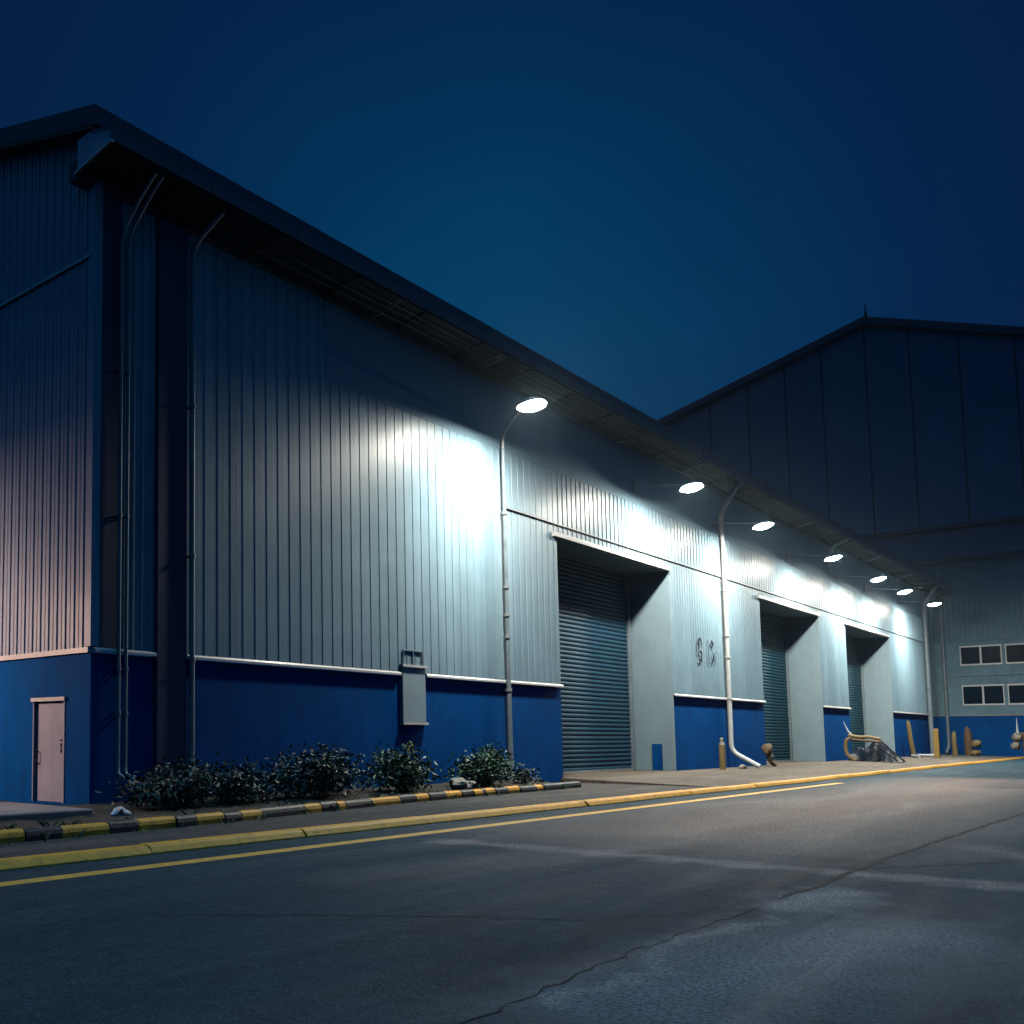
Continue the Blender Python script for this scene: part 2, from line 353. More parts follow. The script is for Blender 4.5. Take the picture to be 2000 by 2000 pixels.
# ------------------------------------------------------------------ the long warehouse
ware = thing('warehouse', 'long grey ribbed warehouse with dark blue base, three tall shutter doors and overhanging eave', 'warehouse')
H0, SILL, HEAD, TOP, FL = .05, 3.37, 8.6, 14.0, 9.05
DOORS = [(20.40, 30.40), (42.25, 52.65), (58.65, 70.10)]
END, HX = 82.2, 88.0
def ribbed(b, x0, x1, z0, z1, pitch, depth, w, fn, m=0, back=.12):
    """trapezoid-ribbed cladding sheet, closed at the back"""
    prof = [(x0, 0.)]; n = max(1, round((x1-x0)/pitch)); p = (x1-x0)/n
    for i in range(n):
        c = x0+(i+.5)*p; prof += [(c-w*.5-depth*.7, 0), (c-w*.5, depth), (c+w*.5, depth), (c+w*.5+depth*.7, 0)]
        # a shallow stiffening swage in the pan
        if i < n-1 and p > .3: prof += [(c+p*.5-.05, 0), (c+p*.5, depth*.10), (c+p*.5+.05, 0)]
    prof.append((x1, 0.))
    for (a, da), (c, dc) in zip(prof, prof[1:]):
        b.quad([fn(a, da, z0), fn(c, dc, z0), fn(c, dc, z1), fn(a, da, z1)], m)
    for z in (z0, z1): b.quad([fn(a, d, z) for a, d in prof]+[fn(x1, -back, z), fn(x0, -back, z)], m)
    b.quad([fn(x0,-back,z0), fn(x1,-back,z0), fn(x1,-back,z1), fn(x0,-back,z1)], m)
    for xx in (x0, x1): b.quad([fn(xx,0,z0), fn(xx,-back,z0), fn(xx,-back,z1), fn(xx,0,z1)], m)
front = lambda a, d, z: (a, -d, z)
UB = 10.95
b = MB()
ribbed(b, .72, 1.70, SILL+.06, TOP, .245, .035, .05, front)
ribbed(b, 2.58, 7.62, SILL+.06, TOP, .42, .012, .026, front)
ribbed(b, 7.62, 16.7, SILL+.06, UB, .42, .012, .026, front)
ribbed(b, 16.7, DOORS[0][0], SILL+.06, FL-.01, .42, .016, .026, front)
ribbed(b, 16.7, DOORS[0][0], FL+.01, UB, .42, .012, .026, front)
segs = [(DOORS[0][1], DOORS[1][0]), (DOORS[1][1], DOORS[2][0]), (DOORS[2][1], END)]
for x0, x1 in segs: ribbed(b, x0+.02, x1, SILL+.06, FL-.01, .28, .013, .03, front)
for x0, x1 in [(DOORS[0][1], DOORS[1][0]), (DOORS[1][1], DOORS[2][0]), (DOORS[2][1], END)]: ribbed(b, x0+.004, x1, FL+.01, UB, .36, .024, .04, front)
for x0, x1 in DOORS: ribbed(b, x0+.004, x1+.015, HEAD+.16, FL-.01, .36, .022, .04, front)
for x0, x1 in DOORS: ribbed(b, x0+.004, x1, FL+.01, UB, .36, .024, .04, front)
b.build('front_wall', M['clad'], ware)
b = MB(); b.box(7.624, END, -.008, .12, UB, TOP); b.build('upper_band', M['band'], ware)
for x0, x1 in [(0.02, DOORS[0][0])]+[(s[0]+.02, s[1]) for s in segs]:
    b = MB(); b.box(x0, x1, .015, .3, -.05, SILL-.06); b.build('plinth', M['plinth'], ware)
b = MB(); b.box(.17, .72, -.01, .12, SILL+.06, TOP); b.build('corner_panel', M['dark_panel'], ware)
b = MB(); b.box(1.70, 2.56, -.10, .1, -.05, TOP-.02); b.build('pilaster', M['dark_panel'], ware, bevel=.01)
# white sill flashing between blue base and cladding
def sill(x0, x1):
    b = MB(); b.prism([(.02,SILL+.055),(-.07,SILL+.045),(-.10,SILL+.0),(-.10,SILL-.05),(-.085,SILL-.05),(-.085,SILL-.01),(.02,SILL-.01)], lambda p,q,a: (a,p,q), x0, x1)
    b.build('sill_flashing', M['white_trim'], ware)
for x0, x1 in [(.05,1.69),(2.60,10.72),(11.98,DOORS[0][0])]+[(s[0]+.02, s[1]) for s in segs]: sill(x0, x1)
# joint flashing above the doors
b = MB()
for x0, x1 in [(16.75, END)]: b.box(x0, x1, -.062, .02, FL-.012, FL+.02)
b.build('joint_flashing', M['grey_trim'], ware)
# door openings
for k, (x0, x1) in enumerate(DOORS):
    b = MB(); b.box(x1-.005, x1+.30, .125, 1.72, .0, HEAD+.1); b.box(x1-.012, x1+.018, -.03, .125, .0, HEAD)
    b.build('jamb', M['jamb'], ware)
    b = MB(); b.box(x0-.3, x0+.0, .125, 1.72, 0, HEAD+.1); b.build('jamb', M['jamb'], ware)
    b = MB(); b.box(x0+.002, x1-.008, .125, 1.9, HEAD-.002, HEAD+.10); b.build('lintel', M['jamb'], ware)
    b = MB(); b.box(x0-.35, x1+.05, -.12, .1, HEAD-.02, HEAD+.14); b.build('lintel_trim', M['white_trim'], ware, bevel=.01)
    # roller shutter: curved interlocking slats
    sh = MB(); z = .26; hs = .175; xs1 = x1-.30
    while z < HEAD-.05:
        z1 = min(z+hs, HEAD-.01); prof = []
        for i in range(6):
            t = i/5; prof.append((1.70-.032*math.sin(math.pi*t)**.8, z+(z1-z)*t*.86))
        prof += [(1.71, z+(z1-z)*.93)]
        for (pa, qa), (pb, qb) in zip(prof, prof[1:]+[(1.70, z1)]):
            sh.quad([(x0+.05, pa, qa), (xs1, pa, qa), (xs1, pb, qb), (x0+.05, pb, qb)])
        z = z1
    sh.quad([(x0,1.78,.2),(xs1,1.78,.2),(xs1,1.78,HEAD),(x0,1.78,HEAD)])
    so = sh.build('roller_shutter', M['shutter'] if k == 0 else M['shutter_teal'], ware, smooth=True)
    b = MB(); b.box(x0+.05, xs1, 1.62, 1.74, .205, .30); b.build('bottom_bar', M['grey_trim'], so)
    b = MB(); b.box(xs1-.02, xs1+.16, 1.58, 1.80, .205, HEAD-.01); b.build('guide_rail', M['pipe'], so, bevel=.01)
b = MB(); b.box(30.34, 30.40, .50, .90, .205, 1.32); b.build('guard_plate', M['plinth'], ware)
# inspection panel on the blue base, and the small frame over it
b = MB(); b.box(10.79, 11.92, -.08, .05, 2.02, 3.56); pn = b.build('hatch', M['clad_smooth'], ware, bevel=.012)
b = MB(); b.box(10.74, 11.97, -.13, .05, 3.56, 3.63); b.build('hatch_head', M['white_trim'], pn)
b = MB(); b.box(10.74, 11.97, -.13, .05, 1.95, 2.02); b.build('hatch_sill', M['white_trim'], pn)
b = MB()
for a in ((10.9,11.86,4.03,4.06),(10.9,10.92,3.64,4.03),(11.37,11.39,3.64,4.03),(11.84,11.86,3.64,4.03)): b.box(a[0], a[1], -.045, -.01, a[2], a[3])
b.build('bracket_frame', M['clad_smooth'], ware)
# stencilled characters by the first downpipe
def stroke(b, pts, w, x0, z0):
    P = [Vector((x0+p[0], -.062, z0+p[1])) for p in pts]
    L0 = []
    for i, p in enumerate(P):
        d = (P[min(i+1,len(P)-1)]-P[max(0,i-1)]).normalized(); n = Vector((-d.z,0,d.x)); ww = w[i] if isinstance(w, list) else w
        L0.append((p-n*ww/2, p+n*ww/2))
    for (a, c), (e, f) in zip(L0, L0[1:]):
        b.quad([a, e, f, c]); 
b = MB()
def el(cx, cz, rx, rz, a0, a1, n=14): return [(cx+rx*math.cos(rad(a0+(a1-a0)*i/n)), cz+rz*math.sin(rad(a0+(a1-a0)*i/n))) for i in range(n+1)]
stroke(b, el(.30,.76,.20,.21,-10,190)+[(.10,.50)], .14, 33.28, 4.95)
stroke(b, el(.29,.24,.21,.23,215,395)+[(.38,.42),(.24,.40)], .14, 33.28, 4.95)
stroke(b, [(.04,.42),(.06,.28)], .11, 33.32, 4.98)
b.build('stencil_character', M['ink'], ware)
b = MB()
stroke(b, [(.0,1.05),(.12,.05),(.30,.0)], [.07,.08,.07], 34.55, 4.9)
stroke(b, [(.42,1.0),(.66,.90),(.50,.72)], [.2,.26,.06], 34.55, 4.9)
stroke(b, [(.58,.55),(.70,.3),(.52,.05)], [.06,.16,.13], 34.55, 4.9)
stroke(b, [(1.05,.62),(.88,.05)], [.03,.06], 34.55, 4.9)
b.build('stencil_character', M['ink'], ware)
# gable end wall (faces -X)
EZ, EY, SL, RX = 14.41, -.6, .312, -.46
def roof_z(y): return EZ+(y-EY)*SL
RIDGE = 22.
gab = lambda a, d, z: (-d, a, z)
b = MB(); pitch = .30; n = int(44/pitch)
ys = []
y = .16
while y < 44:
    ys.append(y); y += pitch
def topz(y): return (roof_z(y) if y < RIDGE else roof_z(2*RIDGE-y))-.36
prof = [(.0,0.),(.16,0.)]
for yy in ys: prof += [(yy+.08,0),(yy+.10,.03),(yy+.15,.03),(yy+.17,0),(yy+.24,0),(yy+.255,.012),(yy+.27,0)]
for z0, z1 in ((SILL+.06, 11.66), (11.69, None)):
    for (a, da), (c, dc) in zip(prof, prof[1:]):
        b.quad([gab(a,da,z0), gab(c,dc,z0), gab(c,dc,z1 or topz(c)), gab(a,da,z1 or topz(a))])
b.quad([(.1,0,SILL),(.1,44,SILL),(.1,44,topz(44)),(.1,RIDGE,topz(RIDGE)),(.1,0,topz(0))])
b.build('gable_wall', M['gable'], ware)
b = MB(); b.box(.0, .3, .0, .84, -.05, SILL-.06); b.box(.0,.3,1.98,44,-.05,SILL-.06); b.box(.0,.3,.84,1.98,2.40,SILL-.06); b.box(.0,.3,.84,1.98,-.05,.24)
b.build('gable_plinth', M['plinth'], ware)
b = MB(); b.box(-.08, .05, -.0, 44, SILL-.06, SILL+.05); b.build('gable_sill', M['white_trim'], ware)
b = MB(); b.box(-.07, .02, .06, 44, 11.64, 11.71); b.build('gable_flashing', M['white_trim'], ware)
b = MB(); b.box(-.05, .0, -.05, .16, SILL+.07, 13.5); b.box(.0, .165, -.05, .0, SILL+.07, 13.5); b.build('corner_flashing', M['gable'], ware)
# side door in the gable
b = MB(); b.box(.06, .12, .87, 1.95, .25, 2.36); dr = b.build('side_door', M['door'], ware, bevel=.008)
for y in (.84, 1.95):
    b = MB(); b.box(-.02, .14, y, y+.03, .25, 2.40); b.build('door_frame', M['door'], dr)
b = MB(); b.box(-.06, .10, .80, 2.02, 2.36, 2.44); b.build('door_head', M['white_trim'], dr)
b = MB(); b.tube(arc([(.06,1.86,1.05),(-.01,1.86,1.05),(-.01,1.86,1.30),(.06,1.86,1.30)]), .014, 8); b.tube([(.0,1.86,1.05),(.0,1.90,1.05)],.012); b.build('handle', M['black'], dr)
for z in (1.30, 1.345, 1.41, 1.455, 1.54):
    b = MB(); b.box(.045, .07, 1.02, 1.075, z-.017, z+.017); b.build('lock', M['black'], dr)
b = MB(); b.box(.045, .062, 1.90, 1.945, 1.75, 2.25); b.build('hinge', M['grey_trim'], dr)
# roof, fascia, gutter, soffit
b = MB()
poly = [(EY, EZ-.30), (EY, EZ), (RIDGE, roof_z(RIDGE)), (2*RIDGE-EY, EZ), (2*RIDGE-EY, EZ-.30), (RIDGE, roof_z(RIDGE)-.30)]
b.prism(poly, lambda p,q,a: (a,p,q), RX, HX-.02); b.build('roof', M['roof'], ware)
b = MB(); b.box(RX-.03, HX-.03, EY-.05, EY, EZ-.40, EZ+.03); b.build('fascia', M['fascia'], ware, bevel=.01)
b = MB(); b.prism([(EY-.05, EZ-.40),(EY-.05,EZ+.03),(RIDGE,roof_z(RIDGE)+.03),(RIDGE,roof_z(RIDGE)-.36)], lambda p,q,a: (a,p,q), RX-.06, RX-.031); b.build('barge_board', M['fascia'], ware)
b = MB(); b.prism([(EY+.1, EZ-.38),(EY+.1,EZ-.345),(RIDGE,roof_z(RIDGE)-.315),(RIDGE,roof_z(RIDGE)-.35)], lambda p,q,a: (a,p,q), RX-.01, RX+.05); b.build('barge_trim', M['white_trim'], ware)
GX = -.50
b = MB(); x = GX
while x < HX-.1:                                    # box gutter in lengths, its strapped joints showing
    x1 = min(x+2.9, HX-.04)
    b.prism([(-1.15,13.46),(-1.16,13.74),(-1.0,13.80),(-.50,13.96),(-.45,13.90),(-.97,13.75),(-1.10,13.70),(-1.10,13.48)], lambda p,q,a: (a,p,q), x, x1-.012)
    b.box(x1-.05, x1+.03, -1.175, -1.155, 13.46, 13.73); x = x1
b.build('gutter', M['gutter'], ware)
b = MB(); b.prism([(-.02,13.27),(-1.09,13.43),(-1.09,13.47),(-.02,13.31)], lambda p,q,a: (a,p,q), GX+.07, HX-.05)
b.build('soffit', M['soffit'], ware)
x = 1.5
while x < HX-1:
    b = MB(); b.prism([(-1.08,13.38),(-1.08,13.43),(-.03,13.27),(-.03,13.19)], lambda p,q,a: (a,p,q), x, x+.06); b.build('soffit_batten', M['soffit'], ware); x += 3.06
b = MB(); b.box(.2, HX-.05, -.10, -.045, 13.14, 13.24); b.build('eave_angle', M['gutter'], ware)
for y, z, x0 in ((-.40,13.26,2.9),(-.66,13.30,5.5),(-.85,13.33,8.)):
    b = MB(); b.tube([(x0+i*(HX-.2-x0)/40,y+R.uniform(-.015,.015),z+R.uniform(-.02,.02)) for i in range(41)], .016, 6); b.build('cable', M['gutter'], ware)
# boxed eave end at the corner, with a pale bottom trim
b = MB(); b.prism([(-.02,13.29),(-1.14,13.46),(-1.14,13.73),(-.98,13.78),(-.50,13.95),(-.02,13.95)], lambda p,q,a: (a,p,q), GX+.012, GX+.06); b.build('eave_end', M['gable'], ware)
b = MB(); b.prism([(.04,13.22),(-1.17,13.41),(-1.17,13.455),(.04,13.265)], lambda p,q,a: (a,p,q), GX-.03, GX+.06); b.build('eave_end_trim', M['white_trim'], ware)
b = MB(); b.box(GX+.06, -.06, -.02, .35, 13.20, 13.6); b.build('eave_block', M['fascia'], ware)
# downpipes
def downpipe(x, pts, r, m, clips=(), parent=ware, ax='y'):
    b = MB(); b.tube(arc(pts), r, 12); o = b.build('downpipe', m, parent, smooth=True)
    for p in clips:
        c = MB(); c.tube([(p[0],p[1],p[2]-.04),(p[0],p[1],p[2]+.04)], r*1.35, 12); c.box(p[0]-.02, p[0]+.02, p[1], p[1]+.16, p[2]-.02, p[2]+.02)
        c.build('pipe_clip', m, o, smooth=True)
    return o
for dx in (0, .19):
    x = .62+dx; downpipe(x, [(x+.25,-.95,13.44),(x+.15,-.75,13.15),(x,-.13,12.35),(x,-.13,1.0),(x-.02,-.16,.86),(x+.14,-1.5,.22)], .040, M['pipe'], [(x,-.13,z) for z in (2.1,3.0,6.2,9.3)])
downpipe(2.66, [(2.95,-.85,13.4),(2.66,-.16,12.75),(2.66,-.16,.25)], .06, M['pipe'], [(2.66,-.16,z) for z in (3.3,5.6,9.0)])
b = MB(); b.tube([(2.80,-.06,SILL),(2.80,-.06,.25)], .03, 8); b.build('conduit', M['white_pipe'], ware)
downpipe(36.75, [(36.75,-1.0,13.42),(36.75,-.15,12.1),(36.75,-.15,.95),(36.9,-1.25,.28)], .105, M['white_pipe'], [(36.75,-.15,z) for z in (3.4,5.3,6.3,8.4)])
downpipe(55.6, [(55.6,-1.05,13.35),(55.6,-.25,13.1),(55.6,-.12,11.4)], .09, M['pipe'])
downpipe(81.9, [(81.9,-1.0,13.3),(81.9,-.2,11.9),(81.9,-.2,.25)], .16, M['pipe'], [(81.9,-.2,z) for z in (3.4,5.4,8.9)])
# braces from the wall to the gutter
for x in (9.4, 14.7, 15.0, 25.6, 48.3, 63.5, 73.0):
    b = MB(); b.tube([(x,-.02,13.06),(x,-1.17,13.30)], .022, 8); b.build('brace', M['grey_trim'], ware)
# recessed end bay in the corner by the hall
b = MB(); b.box(END, HX-.02, 1.3, 1.5, SILL, TOP); b.box(END-.3, END, .13, 1.5, 0, TOP); b.build('end_bay', M['wing'], ware)
b = MB(); b.box(END, HX-.02, 1.28, 1.5, 0, SILL-.02); b.build('end_bay_plinth', M['plinth'], ware)
b = MB(); b.box(83.4, 84.2, .9, 1.28, .9, 4.6); b.tube(arc([(83.8,.9,4.3),(83.8,.5,4.7),(84.6,.5,4.6),(84.8,.6,3.6)]), .05); b.build('meter_cabinet', M['wing'], ware)

# ------------------------------------------------------------------ lamps
def lamp_head(root, tilt, at, w=.50, d=.36, bul=.13, shield=.0):
    """oval luminaire: housing with a rim that is deeper at its two ends, and a bulged glowing lens"""
    t = rad(tilt); v = Vector((0,-math.cos(t),math.sin(t))); n = Vector((0,-math.sin(t),-math.cos(t))); u = Vector((1,0,0)); at = Vector(at)
    K = 28; cs = [(math.cos(2*math.pi*k/K), math.sin(2*math.pi*k/K)) for k in range(K)]
    b = MB()
    rings = [(.4,.4,lambda c: -.13), (.75,.75,lambda c: -.11), (.98,.98,lambda c: -.06), (1.12,1.15,lambda c: -.015), (1.12,1.15,lambda c: .012+(shield if c < 0 else .0)*c*c), (1.07,1.09,lambda c: .012+(shield if c < 0 else .0)*c*c), (1.05,1.06,lambda c: -.03)]
    for a, e, f in rings: b.v += [tuple(at+u*w*a*c+v*d*e*q+n*f(c)) for c, q in cs]
    for r in range(len(rings)-1):
        for k in range(K):
            k2 = (k+1) % K; b.f.append((r*K+k, r*K+k2, (r+1)*K+k2, (r+1)*K+k)); b.m.append(0)
    b.f.append(tuple(range(K))); b.m.append(0); b.f.append(tuple((len(rings)-1)*K+k for k in range(K))); b.m.append(0)
    hb = b.build('lamp_housing', M['grey_trim'], root, smooth=True)
    b = MB(); RR = 7
    for r in range(1, RR+1):
        f = r/RR; b.v += [tuple(at+u*w*.98*f*c+v*d*.98*f*q+n*(-.02+bul*(1-f**3))) for c, q in cs]
    b.v.append(tuple(at+n*(-.02+bul)))
    for r in range(RR-1):
        for k in range(K):
            k2 = (k+1) % K; b.f.append((r*K+k, r*K+k2, (r+1)*K+k2, (r+1)*K+k)); b.m.append(0)
    for k in range(K): b.f.append((len(b.v)-1, (k+1) % K, k)); b.m.append(0)
    b.build('lens', M['lens'], hb, smooth=True)
LAMPS = [(14.55,11.41,'lit lamp nearest the camera, on a tall pole standing against the wall'),
         (27.23,11.20,'bright wall lamp over the first shutter door'),
         (35.77,11.0,'bright wall lamp beside the top of the white downpipe'),
         (47.18,11.0,'wall lamp above the second shutter door'),
         (57.03,11.0,'wall lamp above the left edge of the third shutter door'),
         (64.14,10.98,'wall lamp above the right edge of the third shutter door'),
         (73.71,11.08,'farthest wall lamp, small and bright near the hall corner')]
TILT = 12
for i, (x, z, lab) in enumerate(LAMPS):
    if i == 0:
        t = thing('lamp_post', lab, 'lamp post', (16.5,-.16,.2), 0)
        b = MB(); b.tube([(0,0,0),(0,0,10.75)], [.085,.06], 12); p = b.build('pole', M['pipe'], t, smooth=True)
        for zz in (2.9,4.6,5.3,6.2,8.6):
            b = MB(); b.tube([(0,0,zz-.05),(0,0,zz+.05)], .10, 12); b.box(-.02,.02,0,.17,zz-.02,zz+.02); b.build('pole_clamp', M['grey_trim'], p)
        b = MB(); b.tube([(0,0,0),(0,0,.05)], .17, 14); b.build('base_flange', M['grey_trim'], p)
        b = MB(); b.tube(arc([(0,0,10.75),(0,-.02,11.2),(-.7,-.75,11.35),(-1.75,-1.80,z-.2+.20)], 8), .042, 10); b.build('arm', M['white_pipe'], t, smooth=True)
        lamp_head(t, 9.5, (x-16.5, -2.2+.16, z-.2), shield=.07, bul=.075)
    else:
        t = thing('wall_lamp', lab, 'wall lamp', (x,0,z), 0, 'lit lamps along the warehouse wall')
        b = MB(); b.box(-.09,.09,-.07,-.03,.25,.65); b.tube([(0,-.05,.45),(0,-1.95,.16)], .02, 8); b.build('arm', M['grey_trim'], t, smooth=True)
        lamp_head(t, TILT if i < 6 else 6, (0,-2.2,0))

# a yard lamp beyond the left edge washes the gable end
t = thing('yard_lamp', 'yard lamp post with a rosy downward lens beside the gable end wall', 'lamp post', (-5.5,6.5,.2))
b = MB(); b.tube([(-.35,0,0),(-.35,0,4.5)], [.08,.05], 12); b.build('pole', M['grey_trim'], t, smooth=True)
b = MB(); b.tube([(-.35,0,0),(-.35,0,.04)], .18, 12); b.build('base_flange', M['grey_trim'], t)
n = Vector((math.sin(rad(35)),0,-math.cos(rad(35)))); u = Vector((0,1,0)); v = u.cross(n)
b = MB(); b.obox((0,0,4.5), u, v, n, .36, .46, -.14, -.0); hb = b.build('lamp_housing', M['grey_trim'], t, bevel=.01)
b = MB(); b.obox((0,0,4.5), u, v, n, .30, .40, .001, .014); b.build('lens', M['yard_lens'], hb)

# ------------------------------------------------------------------ the big hall at the far end
hall = thing('gabled_hall', 'huge dark gabled hall behind the far end of the warehouse, windows low down', 'industrial hall', (HX,0,0))
AP = (3.8, 38.2); LZ = lambda y: AP[1]-(y-AP[0])*.287 if y > AP[0] else AP[1]-(AP[0]-y)*.395
YL, YR = 42., -30.
b = MB()
b.prism([(YR,16.4),(YR,LZ(YR)),AP,(YL,LZ(YL)),(YL,16.4)], lambda p,q,a: (a,p,q), .25, 40)
for y in (10.4,7.4,4.0,.8,-2.6,-6.2,-9.8,-13.4,13.6,17):
    b.box(.215, .25, y-.06, y+.06, 19.3, LZ(y)-.5, 1)
b.build('gable_wall', [M['hall'], M['hall_seam']], hall)
for y0, y1 in ((AP[0], YL+.6), (YR-.6, AP[0])):
    b = MB(); pts = [(y0, LZ(y0)+.35), (y1, LZ(y1)+.35), (y1, LZ(y1)-.35), (y0, LZ(y0)-.35)]
    b.prism(pts, lambda p,q,a: (a,p,q), -.35, 40.3); b.build('roof', M['roof'], hall)
b = MB(); b.box(-.12, .25, YR, 12, 18.85, 19.2); b.build('ledge', M['hall_seam'], hall)
b = MB(); b.box(-.35, .3, YR, 6, 15.95, 16.4); b.build('wing_coping', M['hall_seam'], hall)
b = MB(); b.tube([(.4,AP[0],AP[1]+.3),(.4,AP[0],AP[1]+1.0)], .12, 8); b.tube([(.4,AP[0],AP[1]+1.0),(.4,AP[0],AP[1]+1.7)], .05, 8); b.build('finial', M['black'], hall)
WY = [(-1.45-2.92*k, -1.45-2.92*k-2.62) for k in range(5)]; WZ = [(4.22,5.78),(7.48,8.98)]
b = MB(); wing = lambda a, d, z: (-d, a, z)
ribbed(b, YR, 1.2, 9.42, 15.95, .36, .04, .1, wing); b.build('wing_wall', M['wing'], hall)
b = MB(); yl = sorted({1.2, YR} | {y for p in WY for y in p}); zl = sorted({SILL, 9.40} | {z for p in WZ for z in p})
for i in range(len(yl)-1):
    for j in range(len(zl)-1):
        if zl[j] in (WZ[0][0], WZ[1][0]) and any(abs(yl[i]-p[1]) < .01 for p in WY): continue
        b.box(.0, .30, yl[i], yl[i+1], zl[j], zl[j+1])
b.box(-.10, .0, YR, -.5, 6.55, 6.75); b.build('plaster_wall', M['plaster'], hall)
b = MB(); b.box(.01, .3, YR, 1.2, -.1, SILL-.05); b.build('plinth', M['plinth'], hall)
b = MB(); b.box(-.07, .1, YR, 1.2, SILL-.05, SILL+.03); b.build('sill_flashing', M['grey_trim'], hall)
for z0, z1 in WZ:
    for ya, yb in WY:
        b = MB(); t = .07
        b.box(-.06,.12, yb-.05, ya+.05, z1-t, z1+.05); b.box(-.06,.12, yb-.05, ya+.05, z0-.05, z0+t)
        for y in (yb-.04, ya-t+.04): b.box(-.055,.12, y, y+t, z0+t, z1-t)
        ym = (ya+yb)/2; b.box(-.05,.12, ym-.06, ym+.06, z0+t, z1-t)
        w = b.build('window', M['white_trim'], hall)
        for p, q in ((yb+.03, ym-.06), (ym+.06, ya-.03)):
            b = MB(); b.box(.05, .07, p, q, z0+t, z1-t); b.build('pane', M['glass'], w)
b = MB(); b.tube(arc([(-.2,-.35,15.9),(-.2,-.35,.9),(-.6,-.2,.3)]), .13, 12); o = b.build('downpipe', M['pipe'], hall, smooth=True)
for z in (8.0,11.0):
    b = MB(); b.tube([(-.2,-.35,z-.1),(-.2,-.35,z+.1)], .2, 12); b.build('pipe_clip', M['pipe'], o)
b = MB(); b.tube([(-.1,.35,14),(-.1,.35,3.5)], .07, 8); b.build('conduit', M['pipe'], hall)

# ------------------------------------------------------------------ posts, debris and bits along the wall
def blob(b, c, r, seed, sq=(1,1,1), n=10, m=0, amp=.25):
    rr = random.Random(seed); base = len(b.v); ph = [rr.uniform(0, 6.3) for _ in range(6)]
    for i in range(n+1):
        th = math.pi*i/n
        for j in range(n*2):
            f = math.pi*j/n
            k = 1+amp*(math.sin(2*f+ph[0])*math.sin(th*2+ph[1])+.6*math.sin(3*f+ph[2])*math.sin(3*th+ph[3])+.4*math.sin(5*f+ph[4]))*math.sin(th)
            b.v.append((c[0]+r*sq[0]*k*math.sin(th)*math.cos(f), c[1]+r*sq[1]*k*math.sin(th)*math.sin(f), c[2]+r*sq[2]*k*math.cos(th)))
    for i in range(n):
        for j in range(n*2):
            j2 = (j+1) % (n*2); b.f.append((base+i*n*2+j, base+i*n*2+j2, base+(i+1)*n*2+j2, base+(i+1)*n*2+j)); b.m.append(m)
def ap_z(y): return .10+(y+5.22)*(.11/5.22)

t = thing('bollard', 'weathered brown bollard with a pale knob, left of the white downpipe', 'bollard', (33.7,-.75,ap_z(-.75)-.01))
b = MB(); b.tube([(0,0,0),(0,0,.02),(.01,0,.6),(0,0,1.08)], [.16,.13,.135,.12], 12); b.build('post', M['wood'], t, smooth=True)
b = MB(); b.tube([(0,0,1.08),(0,0,1.16),(.0,0,1.22),(0,0,1.34),(0,0,1.40)], [.12,.10,.06,.075,.03], 12); b.build('knob', M['stone'], t, smooth=True)
t = thing('standpipe', 'short rusty standpipe with a bent foot beside the second shutter door', 'standpipe', (40.6,-.55,ap_z(-.55)-.01))
b = MB(); b.tube(arc([(.45,-.15,.06),(.12,-.05,.22),(.0,0,.62)]), [.09]*9, 10); b.build('pipe', M['rust'], t, smooth=True)
b = MB(); blob(b, (-.04,0,.80), .27, 3, (.9,.8,1.1)); b.build('valve_body', M['rust'], t, smooth=True)
b = MB(); blob(b, (.14,-.05,.5), .15, 8); b.build('outlet', M['stone'], t, smooth=True)
o = MB(); blob(o, (0,0,.07), .14, 12, (1.1,1,.8)); ob = o.build('stone', M['stone'], smooth=True); ob.location = (36.1,-.8,ap_z(-.8)); tag(ob, 'small pale stone at the foot of the white downpipe', 'stone')
# heap: bent tan hoop and pipe over black sheeting
t = thing('scrap_heap', 'tan padded frame slumped over glossy black plastic sheeting by the third door', 'scrap heap', (57.0,-.25,ap_z(-.6)-.02), rad(-90))
b = MB(); nx, ny = 30, 16; rr = random.Random(5)
for i in range(nx+1):
    u = i/nx
    for j in range(ny+1):
        v = j/ny
        hh = 1.25 if u < .55 else 1.25*(1-(u-.55)/.45)**.9
        z = hh*(1-abs(2*v-1)**2.2)*(min(1, .5+u*4) if u < .12 else 1)*(.80+.2*math.sin(8*u+3))
        z += .06*math.sin(23*u+9*v)+.06*math.sin(17*v+13*u)+rr.uniform(-.04,.04)
        b.v.append((2.55*u+.15, -1.0+2.0*v+.09*math.sin(11*u), max(.0, z)))
for i in range(nx):
    for j in range(ny):
        a = i*(ny+1)+j; b.f.append((a,a+ny+1,a+ny+2,a+1)); b.m.append(0)
b.build('sheeting', M['sheet'], t, smooth=True)
b = MB(); b.tube(arc([(.55,-.95,.05),(.10,-.9,.30),(-.02,-.85,.8),(.05,-.85,1.25),(.30,-.8,1.42)]), .11, 10); b.build('padded_rail', M['tan'], t, smooth=True)
b = MB(); b.tube(arc([(.15,-.8,1.55),(.7,-.8,1.42),(1.2,-.8,1.46),(1.75,-.8,1.30)]), .09, 10); b.build('padded_rail', M['tan'], t, smooth=True)
b = MB(); b.tube(arc([(.35,-.9,1.30),(1.0,-.9,1.22),(1.80,-.9,1.14)]), .07, 10); b.build('rail', M['rust'], t, smooth=True)
b = MB(); b.tube([(.40,-.8,1.45),(.15,-.8,1.8),(-.05,-.8,2.35)], [.06,.045,.012], 8); b.build('spike', M['white_pipe'], t, smooth=True)
for p in ([(1.75,-.85,1.25),(2.3,-.9,.65),(2.95,-1.0,.03)], [(1.55,-1.0,1.0),(2.1,-1.05,.5),(2.6,-1.1,.03)]):
    b = MB(); b.tube(p, .04, 8); b.build('strut', M['black'], t, smooth=True)
t = thing('post', 'thin leaning tan timber post in front of the blue base', 'post', (73.2,-.4,ap_z(-.4)-.02))
